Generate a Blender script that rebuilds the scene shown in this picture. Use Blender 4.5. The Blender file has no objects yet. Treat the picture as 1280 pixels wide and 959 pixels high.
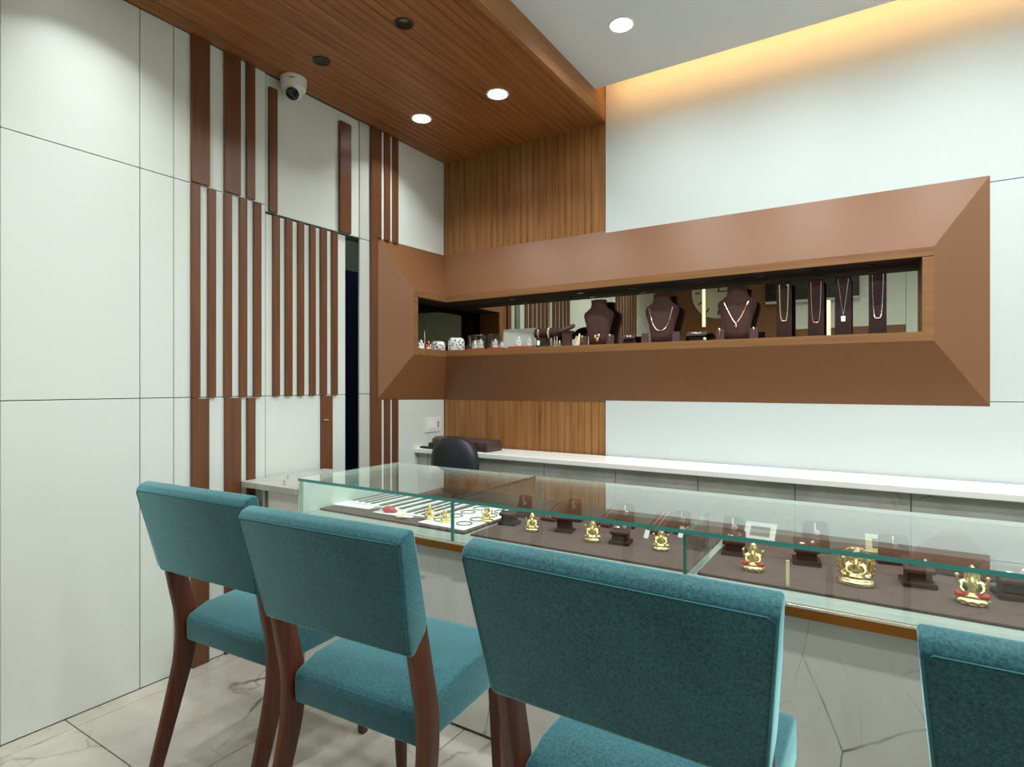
import bpy, bmesh, math, random
from mathutils import Vector, Matrix
random.seed(7)
S = bpy.context.scene
COL = S.collection
R = math.radians

# ------------------------------------------------------------------ camera, world, exposure
F_PX, YAW, H_CAM, HORIZON = 726.0, R(32.25), 1.22, 481.0      # 1280 x 959 frame
cam = bpy.data.cameras.new('camera'); cam_o = bpy.data.objects.new('camera', cam); COL.objects.link(cam_o)
cam.sensor_width = 36.0; cam.lens = 36.0 * F_PX / 1280.0; cam.shift_y = (HORIZON - 479.5) / 1280.0
cam.clip_start = 0.02
cam_o.location = (0, 0, H_CAM); cam_o.rotation_euler = (R(90), 0, YAW)
S.camera = cam_o
W = bpy.data.worlds.new('world'); S.world = W; W.use_nodes = True
W.node_tree.nodes['Background'].inputs[0].default_value = (0.85, 0.92, 1, 1)
W.node_tree.nodes['Background'].inputs[1].default_value = 0.3
S.view_settings.view_transform = 'Standard'; S.view_settings.look = 'None'
S.view_settings.exposure = -0.28; S.view_settings.gamma = 1.0; S.view_settings.use_curve_mapping = False
DOWN_W = 6.6            # watts of each downlight
DOWN_C = (0.94, 0.99, 1.0)
COVE_W = 8.0

sY, cY = math.sin(YAW), math.cos(YAW)
def ray(x, y):
    u = (x - 640.0) / F_PX; v = (HORIZON - y) / F_PX
    return Vector((-sY + u * cY, cY + u * sY, v))
def on_z(x, y, z): d = ray(x, y); return Vector((0, 0, H_CAM)) + d * ((z - H_CAM) / d.z)
def on_y(x, y, Y): d = ray(x, y); return Vector((0, 0, H_CAM)) + d * (Y / d.y)
def on_x(x, y, X): d = ray(x, y); return Vector((0, 0, H_CAM)) + d * (X / d.x)

# ------------------------------------------------------------------ materials
def new_mat(name):
    m = bpy.data.materials.new(name); m.use_nodes = True
    nt = m.node_tree; b = nt.nodes['Principled BSDF']
    return m, nt, b
def node(nt, t, **kw):
    n = nt.nodes.new(t)
    for k, v in kw.items(): setattr(n, k, v)
    return n
def srgb(r, g, b):
    f = lambda c: (c / 255 / 12.92) if c / 255 <= .04045 else ((c / 255 + .055) / 1.055) ** 2.4
    return (f(r), f(g), f(b), 1)
def plain(name, col, rough=.5, metal=0, **kw):
    m, nt, b = new_mat(name)
    b.inputs['Base Color'].default_value = col; b.inputs['Roughness'].default_value = rough; b.inputs['Metallic'].default_value = metal
    for k, v in kw.items(): b.inputs[k].default_value = v
    return m
def pos(nt, scale=(1, 1, 1), obj=False):
    if obj: g = node(nt, 'ShaderNodeTexCoord'); out = g.outputs['Object']
    else: g = node(nt, 'ShaderNodeNewGeometry'); out = g.outputs['Position']
    mp = node(nt, 'ShaderNodeMapping'); mp.inputs['Scale'].default_value = scale
    nt.links.new(out, mp.inputs['Vector']); return mp.outputs[0]
def noise(nt, vec, scale, detail=4, rough=.5, dist=0):
    n = node(nt, 'ShaderNodeTexNoise'); n.inputs['Scale'].default_value = scale; n.inputs['Detail'].default_value = detail
    n.inputs['Roughness'].default_value = rough; n.inputs['Distortion'].default_value = dist
    nt.links.new(vec, n.inputs['Vector']); return n.outputs['Fac']
def ramp(nt, fac, stops):
    r = node(nt, 'ShaderNodeValToRGB'); e = r.color_ramp.elements
    while len(e) < len(stops): e.new(.5)
    for i, (p, c) in enumerate(stops): e[i].position = p; e[i].color = c
    nt.links.new(fac, r.inputs[0]); return r.outputs[0]
def bump(nt, b, h, strength=.2, dist=.002):
    bp = node(nt, 'ShaderNodeBump'); bp.inputs['Strength'].default_value = strength; bp.inputs['Distance'].default_value = dist
    nt.links.new(h, bp.inputs['Height']); nt.links.new(bp.outputs[0], b.inputs['Normal'])
def mathn(nt, op, a, b=None):
    n = node(nt, 'ShaderNodeMath', operation=op)
    for i, v in enumerate((a, b)):
        if v is None: continue
        if isinstance(v, (int, float)): n.inputs[i].default_value = v
        else: nt.links.new(v, n.inputs[i])
    return n.outputs[0]
def mixc(nt, fac, a, b):
    n = node(nt, 'ShaderNodeMix', data_type='RGBA')
    for i, v in ((0, fac), (6, a), (7, b)):
        if isinstance(v, (tuple, float, int)): n.inputs[i].default_value = v
        else: nt.links.new(v, n.inputs[i])
    return n.outputs[2]

def wood(name, c1, c2, c3, axis, rough=.45, freq=60, coat=0):
    m, nt, b = new_mat(name)
    sc = [freq] * 3; sc[axis] = freq * .03
    v = pos(nt, tuple(sc)); n1 = noise(nt, v, 1.0, 5, .6, .3)
    sc2 = [freq * .35] * 3; sc2[axis] = freq * .02
    n2 = noise(nt, pos(nt, tuple(sc2)), 1.0, 2, .5)
    f = mathn(nt, 'ADD', mathn(nt, 'MULTIPLY', n1, .6), mathn(nt, 'MULTIPLY', n2, .4))
    nt.links.new(ramp(nt, f, [(.33, c1), (.5, c2), (.68, c3)]), b.inputs['Base Color'])
    b.inputs['Roughness'].default_value = rough
    b.inputs['Coat Weight'].default_value = coat; b.inputs['Coat Roughness'].default_value = .25
    bump(nt, b, n1, .12, .001)
    return m
def laminate(name, col, rough, var=.04):
    m, nt, b = new_mat(name)
    n = noise(nt, pos(nt, (260, 260, 420)), 1.0, 2, .6); n2 = noise(nt, pos(nt), 1.3, 2)
    lo = tuple(c * (1 - var) for c in col[:3]) + (1,); hi = tuple(min(1, c * (1 + var)) for c in col[:3]) + (1,)
    nt.links.new(ramp(nt, mathn(nt, 'ADD', mathn(nt, 'MULTIPLY', n, .5), mathn(nt, 'MULTIPLY', n2, .5)), [(.35, lo), (.65, hi)]), b.inputs['Base Color'])
    b.inputs['Roughness'].default_value = rough
    bump(nt, b, n, .06, .0006)
    return m
def stone(name, base1, base2, vein, scale=2.2, rough=.35, thick=.012, dens=.5, stretch=(1, 1, 1), wob=.35):
    m, nt, b = new_mat(name)
    p = pos(nt, stretch)
    w = node(nt, 'ShaderNodeTexNoise'); w.inputs['Scale'].default_value = 2.4; w.inputs['Detail'].default_value = 5
    nt.links.new(p, w.inputs['Vector'])
    vm = node(nt, 'ShaderNodeVectorMath', operation='MULTIPLY_ADD'); nt.links.new(w.outputs['Color'], vm.inputs[0]); vm.inputs[1].default_value = (wob,) * 3; nt.links.new(p, vm.inputs[2])
    vo = node(nt, 'ShaderNodeTexVoronoi', feature='DISTANCE_TO_EDGE'); vo.inputs['Scale'].default_value = scale
    nt.links.new(vm.outputs[0], vo.inputs['Vector'])
    line = ramp(nt, vo.outputs['Distance'], [(0, (1, 1, 1, 1)), (thick, (0, 0, 0, 1))])
    vo2 = node(nt, 'ShaderNodeTexVoronoi', feature='DISTANCE_TO_EDGE'); vo2.inputs['Scale'].default_value = scale * 2.7
    nt.links.new(vm.outputs[0], vo2.inputs['Vector'])
    line2 = ramp(nt, vo2.outputs['Distance'], [(0, (.6, .6, .6, 1)), (thick * 1.3, (0, 0, 0, 1))])
    msk = ramp(nt, noise(nt, p, 3.1, 3, .6), [(dens, (0, 0, 0, 1)), (dens + .12, (1, 1, 1, 1))])
    msk2 = ramp(nt, noise(nt, p, 5.3, 3, .6), [(dens + .02, (0, 0, 0, 1)), (dens + .14, (1, 1, 1, 1))])
    vf = mathn(nt, 'MINIMUM', mathn(nt, 'ADD', mathn(nt, 'MULTIPLY', line, msk), mathn(nt, 'MULTIPLY', line2, msk2)), 1.0)
    basec = ramp(nt, noise(nt, p, 4.5, 8, .65, .4), [(.3, base1), (.7, base2)])
    nt.links.new(mixc(nt, vf, basec, vein), b.inputs['Base Color'])
    b.inputs['Roughness'].default_value = rough
    return m
def fabric(name, c1, c2, scale=420):
    m, nt, b = new_mat(name)
    v = pos(nt, (scale, scale, scale), obj=True)
    n = noise(nt, v, 1.0, 2, .7); n2 = noise(nt, pos(nt, (1, 1, 1), obj=True), 9.0, 3)
    f = mathn(nt, 'ADD', mathn(nt, 'MULTIPLY', n, .75), mathn(nt, 'MULTIPLY', n2, .25))
    nt.links.new(ramp(nt, f, [(.3, c1), (.7, c2)]), b.inputs['Base Color'])
    b.inputs['Roughness'].default_value = .85
    b.inputs['Sheen Weight'].default_value = 1.0; b.inputs['Sheen Roughness'].default_value = .42
    b.inputs['Sheen Tint'].default_value = (.44, .88, .92, 1)
    bump(nt, b, n, .5, .0012)
    return m
def velvet(name, c1, c2, sheen=.3):
    m, nt, b = new_mat(name)
    nt.links.new(ramp(nt, noise(nt, pos(nt), 45, 5, .7), [(.35, c1), (.65, c2)]), b.inputs['Base Color'])
    b.inputs['Roughness'].default_value = .8
    b.inputs['Sheen Weight'].default_value = sheen; b.inputs['Sheen Tint'].default_value = (.9, .72, .68, 1)
    return m
def glass(name, tint, refl=1.0, rough=0.0):
    """thin pane: clear body with Fresnel reflection from its faces"""
    m = bpy.data.materials.new(name); m.use_nodes = True; nt = m.node_tree; nt.nodes.clear()
    out = node(nt, 'ShaderNodeOutputMaterial'); mx = node(nt, 'ShaderNodeMixShader')
    tr = node(nt, 'ShaderNodeBsdfTransparent'); tr.inputs[0].default_value = tint
    gl = node(nt, 'ShaderNodeBsdfGlossy'); gl.inputs['Roughness'].default_value = rough; gl.inputs['Color'].default_value = (1, 1, 1, 1)
    lw = node(nt, 'ShaderNodeLayerWeight'); lw.inputs['Blend'].default_value = .5
    fr = mathn(nt, 'MULTIPLY', mathn(nt, 'ADD', mathn(nt, 'MULTIPLY', mathn(nt, 'POWER', lw.outputs['Facing'], 5.0), .96), .04), refl)
    nt.links.new(fr, mx.inputs[0]); nt.links.new(tr.outputs[0], mx.inputs[1]); nt.links.new(gl.outputs[0], mx.inputs[2])
    nt.links.new(mx.outputs[0], out.inputs[0]); return m
def emit(name, col, st):
    m, nt, b = new_mat(name); b.inputs['Base Color'].default_value = col
    b.inputs['Emission Color'].default_value = col; b.inputs['Emission Strength'].default_value = st
    return m

M = dict(
    white=laminate('white_laminate', srgb(219, 225, 217), .38, .015),
    white_back=laminate('white_textured_panel', srgb(206, 213, 210), .55, .015),
    jamb=laminate('grey_jamb', srgb(196, 198, 190), .5, .02),
    joint=plain('dark_joint', srgb(95, 98, 92), .8),
    slat=wood('slat_veneer', srgb(92, 54, 31), srgb(106, 64, 38), srgb(120, 75, 46), 2, .35, 90),
    planks=wood('wall_plank', srgb(116, 76, 38), srgb(148, 100, 52), srgb(166, 117, 67), 2, .38, 70),
    ceilwood=wood('ceiling_plank', srgb(114, 66, 32), srgb(150, 92, 48), srgb(168, 108, 60), 1, .42, 70),
    fascia=wood('fascia_board', srgb(140, 92, 52), srgb(158, 108, 62), srgb(170, 120, 72), 1, .45, 50),
    bronze=laminate('brown_satin_laminate', srgb(128, 85, 52), .46, .02),
    bronze_lip=wood('niche_lip', srgb(120, 80, 44), srgb(140, 96, 56), srgb(150, 104, 62), 0, .45, 60),
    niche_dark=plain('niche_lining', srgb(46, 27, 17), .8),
    groove=plain('dark_groove', srgb(40, 22, 12), .8),
    ceil=plain('ceiling_paint', srgb(226, 231, 236), .9),
    mirror=plain('mirror', (.66, .66, .56, 1), .0, 1.0),
    mirror_dark=plain('mirror_dim_reflection', (.10, .10, .07, 1), .03, 1.0),  # tint darkened to stand in for a dim reflection
    floor=stone('floor_marble', srgb(174, 168, 153), srgb(197, 192, 178), srgb(108, 94, 72), 1.3, .3, .020, .47),
    grout=plain('grout', srgb(98, 92, 80), .9),
    stone=stone('counter_stone', srgb(206, 206, 198), srgb(222, 222, 215), srgb(66, 64, 54), 2.6, .42, .0055, .50, (1.0, 1.0, .55), .06),
    ledge_tile=stone('ledge_tile', srgb(158, 160, 152), srgb(186, 186, 178), srgb(100, 98, 90), 3.0, .4, .01, .5),
    ledge_top=plain('white_stone_top', srgb(246, 246, 240), .25),
    trim=plain('bronze_trim', srgb(150, 92, 28), .3, .55),
    trim_hi=plain('pale_metal_highlight', srgb(235, 226, 205), .25, .6),
    glass=glass('clear_glass', (.955, .985, .97, 1), 1.2),
    glass_edge=plain('glass_edge', srgb(70, 146, 136), .15, 0),
    glass_pale=plain('glass_pale_edge', srgb(214, 230, 220), .25, 0),
    silicone=plain('dark_silicone', srgb(70, 74, 70), .4, 0),
    glass_end=glass('frosted_edge', (.84, .92, .88, 1), 1.0),
    acrylic=glass('acrylic', (.95, .96, .95, 1), 1.4),
    case_white=plain('case_white', srgb(166, 174, 168), .35),
    tray=velvet('tray_velvet', srgb(70, 50, 45), srgb(88, 65, 58)),
    velvet=velvet('stand_velvet', srgb(62, 33, 29), srgb(78, 44, 38), .15),
    velvet_dark=velvet('stand_dark', srgb(40, 16, 14), srgb(52, 23, 20), .04),
    fabric=fabric('teal_fabric', srgb(0, 38, 46), srgb(40, 104, 112), 220),
    seam=plain('seam_thread', srgb(44, 104, 112), .85),
    leg=wood('leg_walnut', srgb(58, 24, 10), srgb(82, 38, 17), srgb(102, 52, 25), 2, .35, 70),
    black=plain('black_plastic', srgb(16, 16, 17), .35),
    leather=plain('black_leather', srgb(34, 36, 42), .45),
    navy=plain('navy_panel', srgb(26, 36, 72), .6),
    grey=plain('grey_paint', srgb(120, 126, 118), .8),
    gold=plain('gold', (1.0, .81, .42, 1), .33, 1.0),
    gold_pale=plain('pale_gold', (.98, .80, .45, 1), .2, 1.0),
    rose=plain('rose_gold', (.95, .68, .52, 1), .25, 1.0),
    silver=plain('silver', (.92, .92, .90, 1), .22, 1.0),
    silver_dark=plain('oxidised_silver', srgb(130, 130, 126), .4, .5),
    paper=plain('white_card', srgb(248, 248, 244), .6),
    cream=plain('cream_card', srgb(240, 226, 180), .5),
    red=plain('red_enamel', srgb(206, 62, 44), .35),
    red_base=plain('red_base', srgb(176, 72, 52), .4),
    green=plain('green_enamel', srgb(60, 116, 60), .4),
    pouch=plain('red_pouch', srgb(206, 84, 92), .35),
    copper=plain('copper', (.82, .47, .30, 1), .3, 1.0),
    plasticwhite=plain('white_plastic', srgb(236, 236, 230), .35),
    lens=plain('dark_lens', srgb(6, 6, 8), .08),
    roll=plain('brown_leatherette', srgb(72, 54, 50), .4),
    lamp=emit('lamp_face', (1, .98, .94, 1), 14.0),
    led_warm=emit('warm_led', (1, .60, .24, 1), 10.0),
    led_bar=emit('led_bar', (1, .90, .55, 1), 2.2),
    tv=plain('tv_black', srgb(20, 14, 14), .25),
    clock=plain('clock_face', srgb(206, 206, 186), .5),
    crystal=plain('silver_block', srgb(232, 232, 228), .3, .25),
)

# ------------------------------------------------------------------ mesh helpers
class MB:
    def __init__(s): s.v = []; s.f = []; s.mi = []
    def add(s, vs, fs, mi=0):
        o = len(s.v); s.v += [tuple(v) for v in vs]; s.f += [tuple(i + o for i in f) for f in fs]; s.mi += [mi] * len(fs); return s
    def box(s, x0, x1, y0, y1, z0, z1, mi=0):
        vs = [(x0, y0, z0), (x1, y0, z0), (x1, y1, z0), (x0, y1, z0), (x0, y0, z1), (x1, y0, z1), (x1, y1, z1), (x0, y1, z1)]
        return s.add(vs, [(0, 3, 2, 1), (4, 5, 6, 7), (0, 1, 5, 4), (1, 2, 6, 5), (2, 3, 7, 6), (3, 0, 4, 7)], mi)
    def prism(s, poly, axis, a, b, mi=0):
        """poly: 2-D outline in the two other axes, extruded along axis from a to b"""
        def P(p, t):
            return (t, p[0], p[1]) if axis == 0 else (p[0], t, p[1]) if axis == 1 else (p[0], p[1], t)
        n = len(poly); vs = [P(p, a) for p in poly] + [P(p, b) for p in poly]
        fs = [tuple(range(n))[::-1], tuple(range(n, 2 * n))] + [(i, (i + 1) % n, n + (i + 1) % n, n + i) for i in range(n)]
        return s.add(vs, fs, mi)
    def rings(s, rings, mi=0, cap=True):
        n = len(rings[0]); o = len(s.v); s.v += [tuple(p) for r in rings for p in r]; fs = []
        for k in range(len(rings) - 1):
            for i in range(n): fs.append((o + k * n + i, o + k * n + (i + 1) % n, o + (k + 1) * n + (i + 1) % n, o + (k + 1) * n + i))
        if cap: fs.append(tuple(o + i for i in range(n))[::-1]); fs.append(tuple(o + (len(rings) - 1) * n + i for i in range(n)))
        s.f += fs; s.mi += [mi] * len(fs); return s
    def lathe(s, prof, n=16, c=(0, 0, 0), sx=1, sy=1, mi=0):
        return s.rings([[(c[0] + r * sx * math.cos(2 * math.pi * i / n), c[1] + r * sy * math.sin(2 * math.pi * i / n), c[2] + z) for i in range(n)] for r, z in prof], mi)
    def ell(s, c, r, n=10, m=6, mi=0):
        prof = [(max(1e-4, math.sin(math.pi * k / m)), -math.cos(math.pi * k / m)) for k in range(m + 1)]
        return s.rings([[(c[0] + q * r[0] * math.cos(2 * math.pi * i / n), c[1] + q * r[1] * math.sin(2 * math.pi * i / n), c[2] + z * r[2]) for i in range(n)] for q, z in prof], mi)
    def tube(s, pts, rad, n=6, closed=False, mi=0):
        pts = [Vector(p) for p in pts]; L = len(pts); rg = []
        rads = rad if isinstance(rad, (list, tuple)) else [rad] * L
        up = Vector((0, 0, 1))
        for k, p in enumerate(pts):
            t = (pts[(k + 1) % L] - pts[k - 1]) if closed else (pts[min(k + 1, L - 1)] - pts[max(k - 1, 0)])
            t.normalize(); a = t.cross(up if abs(t.z) < .95 else Vector((0, 1, 0))).normalized(); b = t.cross(a)
            rg.append([tuple(p + (a * math.cos(2 * math.pi * i / n) + b * math.sin(2 * math.pi * i / n)) * rads[k]) for i in range(n)])
        if closed: rg.append(rg[0])
        return s.rings(rg, mi, cap=not closed)
    def xf(s, mtx): s.v = [tuple(mtx @ Vector(v)) for v in s.v]; return s
    def mesh(s, name, mats, smooth=False, bev=0, seg=2, fix=True):
        me = bpy.data.meshes.new(name); me.from_pydata(s.v, [], s.f)
        for m in (mats if isinstance(mats, list) else [mats]): me.materials.append(m)
        for p, i in zip(me.polygons, s.mi): p.material_index = i
        bm = bmesh.new(); bm.from_mesh(me)
        if fix: bmesh.ops.recalc_face_normals(bm, faces=bm.faces)
        if bev:
            bmesh.ops.remove_doubles(bm, verts=bm.verts, dist=1e-5)
            bmesh.ops.bevel(bm, geom=[e for e in bm.edges if len(e.link_faces) == 2 and e.calc_face_angle(0) > .35], offset=bev, segments=seg, profile=.5, affect='EDGES', clamp_overlap=True)
        bm.to_mesh(me); bm.free()
        if smooth:
            me.shade_smooth()
            if not (smooth == 'all'): me.set_sharp_from_angle(angle=R(50))
        return me
    def build(s, name, mats, parent=None, smooth=False, bev=0, seg=2, loc=None, rot=None):
        return link(name, s.mesh(name, mats, smooth, bev, seg), parent, loc, rot)
def link(name, me, parent=None, loc=None, rot=None):
    o = bpy.data.objects.new(name, me); COL.objects.link(o)
    if parent: o.parent = parent
    if loc is not None: o.location = loc
    if rot is not None: o.rotation_euler = rot
    return o
def tag(o, label, cat, group=None, kind=None):
    o['label'] = label; o['category'] = cat
    if group: o['group'] = group
    if kind: o['kind'] = kind
    return o
def thing(name, label, cat, loc=(0, 0, 0), rz=0, group=None, sc=1):
    o = bpy.data.objects.new(name, None); COL.objects.link(o); o.empty_display_size = .05
    o.location = loc; o.rotation_euler = (0, 0, rz); o.scale = (sc,) * 3
    return tag(o, label, cat, group)
def struct(o, label=None):
    o['kind'] = 'structure'
    if label: o['label'] = label
    return o
def dup(root, loc, rz=0, label=None, sc=None):
    r = root.copy(); COL.objects.link(r); r.location = loc; r.rotation_euler = (0, 0, rz)
    if sc: r.scale = (sc,) * 3
    if label: r['label'] = label
    for ch in list(root.children):
        c = ch.copy(); COL.objects.link(c); c.parent = r
        for g in ch.children:
            d = g.copy(); COL.objects.link(d); d.parent = c
    return r
def cells(u, v, holes):
    """rectangles that cover u x v except the holes (u0,u1,v0,v1)"""
    us = sorted({u[0], u[1]} | {h[0] for h in holes} | {h[1] for h in holes}); vs = sorted({v[0], v[1]} | {h[2] for h in holes} | {h[3] for h in holes})
    us = [a for a in us if u[0] <= a <= u[1]]; vs = [a for a in vs if v[0] <= a <= v[1]]
    for i in range(len(us) - 1):
        for j in range(len(vs) - 1):
            cu, cv = (us[i] + us[i + 1]) / 2, (vs[j] + vs[j + 1]) / 2
            if not any(h[0] < cu < h[1] and h[2] < cv < h[3] for h in holes): yield us[i], us[i + 1], vs[j], vs[j + 1]

# ------------------------------------------------------------------ key dimensions (metres)
XL, YB, YR, XR = -2.505, 3.102, -1.2, 3.0        # finished faces of the left, back, rear and right walls
ZW, ZC, ZT = 2.73, 2.852, 3.08                   # wood ceiling, white ceiling, cove top
XF = -1.323                                      # fascia of the wood ceiling
YCOVE = 2.955
PT = .012                                        # wall panel thickness
NZ0, NZ1 = 1.405, 1.80                           # niche frame, inner edges
NP = .10                                         # how far the niche frame stands out
YM, XM = 3.18, -2.585                            # mirrors

def panel(parent, axis, face, u0, u1, z0, z1, mat, g=.0016, name='panel', depth=PT):
    m = MB()
    if axis == 0: m.box(face - depth if face < 0 else face, face if face < 0 else face + depth, u0 + g, u1 - g, z0 + g, z1 - g)
    else: m.box(u0 + g, u1 - g, face if face > 0 else face - depth, face + depth if face > 0 else face, z0 + g, z1 - g)
    return m.build(name, mat, parent, bev=.0012, seg=1)

# ------------------------------------------------------------------ floor
fl = struct(MB().box(XL - .8, XR + .2, YR - .2, YB + .2, -.12, -.006).build('floor', M['grout']), 'pale veined marble tile floor')
tile_cache = {}
def tile(x0, x1, y0, y1):
    k = (round(x1 - x0, 3), round(y1 - y0, 3))
    if k not in tile_cache:
        tile_cache[k] = MB().box(.0018, k[0] - .0018, .0018, k[1] - .0018, -.006, 0).mesh('tile', M['floor'], bev=.0008, seg=1)
    link('tile', tile_cache[k], fl, (x0, y0, 0))
TX = [-2.505, -2.42] + [-2.38 + .57 * i for i in range(1, 10)] + [XR]
TY = [YR, -.22, .92, 2.06, YB]
for i in range(len(TX) - 1):
    for j in range(len(TY) - 1): tile(TX[i], TX[i + 1], TY[j], TY[j + 1])
tile(-3.3, XL, 1.8, 2.94)

# ------------------------------------------------------------------ left wall
wl = MB()
for a, b, c, d in cells((YR - .2, YB + .12), (0, ZT), [(1.735, 2.425, 0, 2.058), (2.70, YB + .12, 1.41, 1.80)]): wl.box(XL - .10, XL - PT, a, b, c, d)
wl = struct(wl.build('wall_left', M['joint']), 'left wall of white laminate panels with brown vertical slats')
YC = [YR, -.45, .21, .735, 1.174, 1.306, 1.383]
ZR = [0, 1.165, 2.09, ZW]
for i in range(len(YC) - 1):
    for j in range(3): panel(wl, 0, XL, YC[i], YC[i + 1], ZR[j], ZR[j + 1], M['white'])
for j in range(3): panel(wl, 0, XL, 1.383, 1.738, ZR[j], ZR[j + 1], M['white'])
panel(wl, 0, XL - .008, 1.742, 2.343, 2.06, ZW, M['white'])
for z0, z1 in ((0, 1.167), (1.167, 2.058), (2.058, ZW)): panel(wl, 0, XL - .004, 2.343, 2.434, z0, z1, M['jamb'])
for z0, z1 in ((0, 1.30), (1.9, ZW)): panel(wl, 0, XL, 2.434, YB, z0, z1, M['white'])
def yl(px): return on_x(px, 480, XL + .015).y
def slat(parent, p0, p1, z0, z1, face=XL, th=.015):
    a, b = yl(p0), yl(p1)
    return MB().box(face - .001, face + th, a, b, z0, z1).build('slat', M['slat'], parent, bev=.0015, seg=1)
for a, b in ((240, 263), (281.5, 301.5), (309, 319.5)): slat(wl, a, b, 2.094, ZW)
for a, b in ((240, 251), (260.8, 270.5), (281, 290.5), (300.3, 309.5), (318, 327.2)): slat(wl, a, b, 1.163, 2.086)
for a, b in ((240, 262), (282, 302), (309.8, 319.8)): slat(wl, a, b, 0, 1.160)
slat(wl, 338.5, 348.5, 2.062, on_x(344, 112, XL).z, XL - .008, .016); slat(wl, 426.2, 440, 2.062, on_x(433, 155, XL).z, XL - .008, .02)
for a, b in ((464.8, 477.3), (481.8, 488.2), (492, 498.3)):
    slat(wl, a, b, 2.085, ZW); slat(wl, a, b, 0, 1.135)
slat(wl, 464.8, 473, 1.135, 2.085)
# the second slatted bay further along the same wall (it shows in the niche mirror)
y = -.43
while y < .17:
    MB().box(XL - .001, XL + .015, y, y + .042, 0, ZW).build('slat', M['slat'], wl, bev=.0015, seg=1); y += .085

# the slatted door, standing in its recess, and the dark passage behind the gap
dr = struct(MB().box(XL - .05, XL - .022, 1.744, 2.244, .008, 2.052).build('door_1', M['white']), 'white flush door with brown slats')
for z0, z1 in ((.008, 1.165), (1.165, 2.052)):
    MB().box(XL - .0225, XL - .010, 1.745, 2.2435, z0 + .0015, z1 - .0015).build('door_panel', M['white'], dr, bev=.0012, seg=1)
for a, b in ((343.8, 352), (359.3, 367.7), (375, 382.4), (389.8, 396.8), (403.2, 410.9), (417.3, 424.3)): slat(dr, a, b, 1.163, 2.05, XL - .010, .015)
slat(dr, 404, 418, .01, 1.16, XL - .010, .013)
MB().box(XL + .003, XL + .013, yl(406), yl(411), 1.03, 1.034).build('catch', M['trim_hi'], dr)
pw = MB().box(XL - .85, XL - .80, 1.6, 3.2, 0, ZT).box(XL - .80, XL - .105, 1.6, 1.65, 0, ZT).box(XL - .80, XL - .105, 3.15, 3.2, 0, ZT).box(XL - .85, XL - .105, 1.6, 3.2, ZT - .25, ZT)
struct(pw.build('wall_passage', M['grey']), 'grey wall of the passage behind the slatted door')
nd = MB().box(XL - .36, XL - .33, 2.25, 2.95, .005, 1.945).build('passage_screen', M['navy'], bev=.004)
tag(nd, 'dark navy panel standing in the passage behind the door gap', 'screen')

# ------------------------------------------------------------------ back wall
wb = MB()
for a, b, c, d in cells((XL - .12, XR + .2), (0, ZT), [(XL - .12, .175, 1.41, 1.80)]): wb.box(a, b, YB + PT, YB + .10, c, d)
wb = struct(wb.build('wall_back', M['joint']), 'back wall of white panels beside vertical wood planks')
NPL = 27; pw_ = (XF - XL) / NPL
def plank_mesh(axis, ln):
    m = MB()
    w = pw_ - .0004; g = .0028
    poly = [(0, 0), (w, 0), (w, .006), (w - g, .010), (g, .010), (0, .006)]
    return m, poly
lo = MB().prism([(0, 0), (pw_, 0), (pw_, -.007), (pw_ - .003, -.012), (.003, -.012), (0, -.007)], 2, .78, 1.25).mesh('plank', M['planks'])
up = MB().prism([(0, 0), (pw_, 0), (pw_, -.007), (pw_ - .003, -.012), (.003, -.012), (0, -.007)], 2, 1.90, ZT).mesh('plank', M['planks'])
gap = .0007
for i in range(NPL):
    for me in (lo, up): link('plank', me, wb, (XL + i * pw_, YB + PT, 0))
for a, b in ((XF, .60), (.60, 1.8), (1.8, XR)):
    for z0, z1 in ((.0, 1.149), (2.061, ZT)): panel(wb, 1, YB - .004, a, b, z0, z1, M['white_back'], depth=.016)
for a, b, z0, z1 in ((XF, .36, 1.149, 1.30), (XF, .36, 1.92, 2.061), (.36, .60, 1.149, 2.061), (.60, 1.8, 1.149, 2.061), (1.8, XR, 1.149, 2.061)):
    panel(wb, 1, YB - .004, a, b, z0, z1, M['white_back'], depth=.016, g=.0016 if a > .3 else .0)

# ------------------------------------------------------------------ ceilings
cw = struct(MB().box(XL - .1, XF - .02, YR - .1, YB + .1, ZW + .012, ZT).build('ceiling_wood', M['groove']), 'dropped ceiling of narrow brown wood planks')
cp = MB().prism([(0, .012), (pw_, .012), (pw_, .006), (pw_ - .003, 0), (.003, 0), (0, .006)], 1, YR, YB).mesh('plank', M['ceilwood'])
for i in range(NPL): link('plank', cp, cw, (XL + i * pw_, 0, ZW))
tf = struct(MB().box(XF - .022, XF, YR, YB - .004, ZW - .002, ZC + .001).build('trim_1', M['fascia'], bev=.001, seg=1), 'lower fascia board of the wood ceiling')
struct(MB().box(XF - .022, XF - .001, YR, YB - .004, ZC + .003, ZT).build('trim_2', M['fascia'], bev=.001, seg=1), 'upper fascia board in the cove')
struct(MB().box(XF + .001, XR + .1, YR - .1, YCOVE, ZC, ZC + .035).build('ceiling', M['ceil']), 'flat white ceiling with a light cove along the back wall')
struct(MB().box(XF + .001, XR + .1, YR - .1, YB + .1, ZT, ZT + .05).build('ceiling_cove', M['ceil']), 'white ceiling above the light cove')
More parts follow.
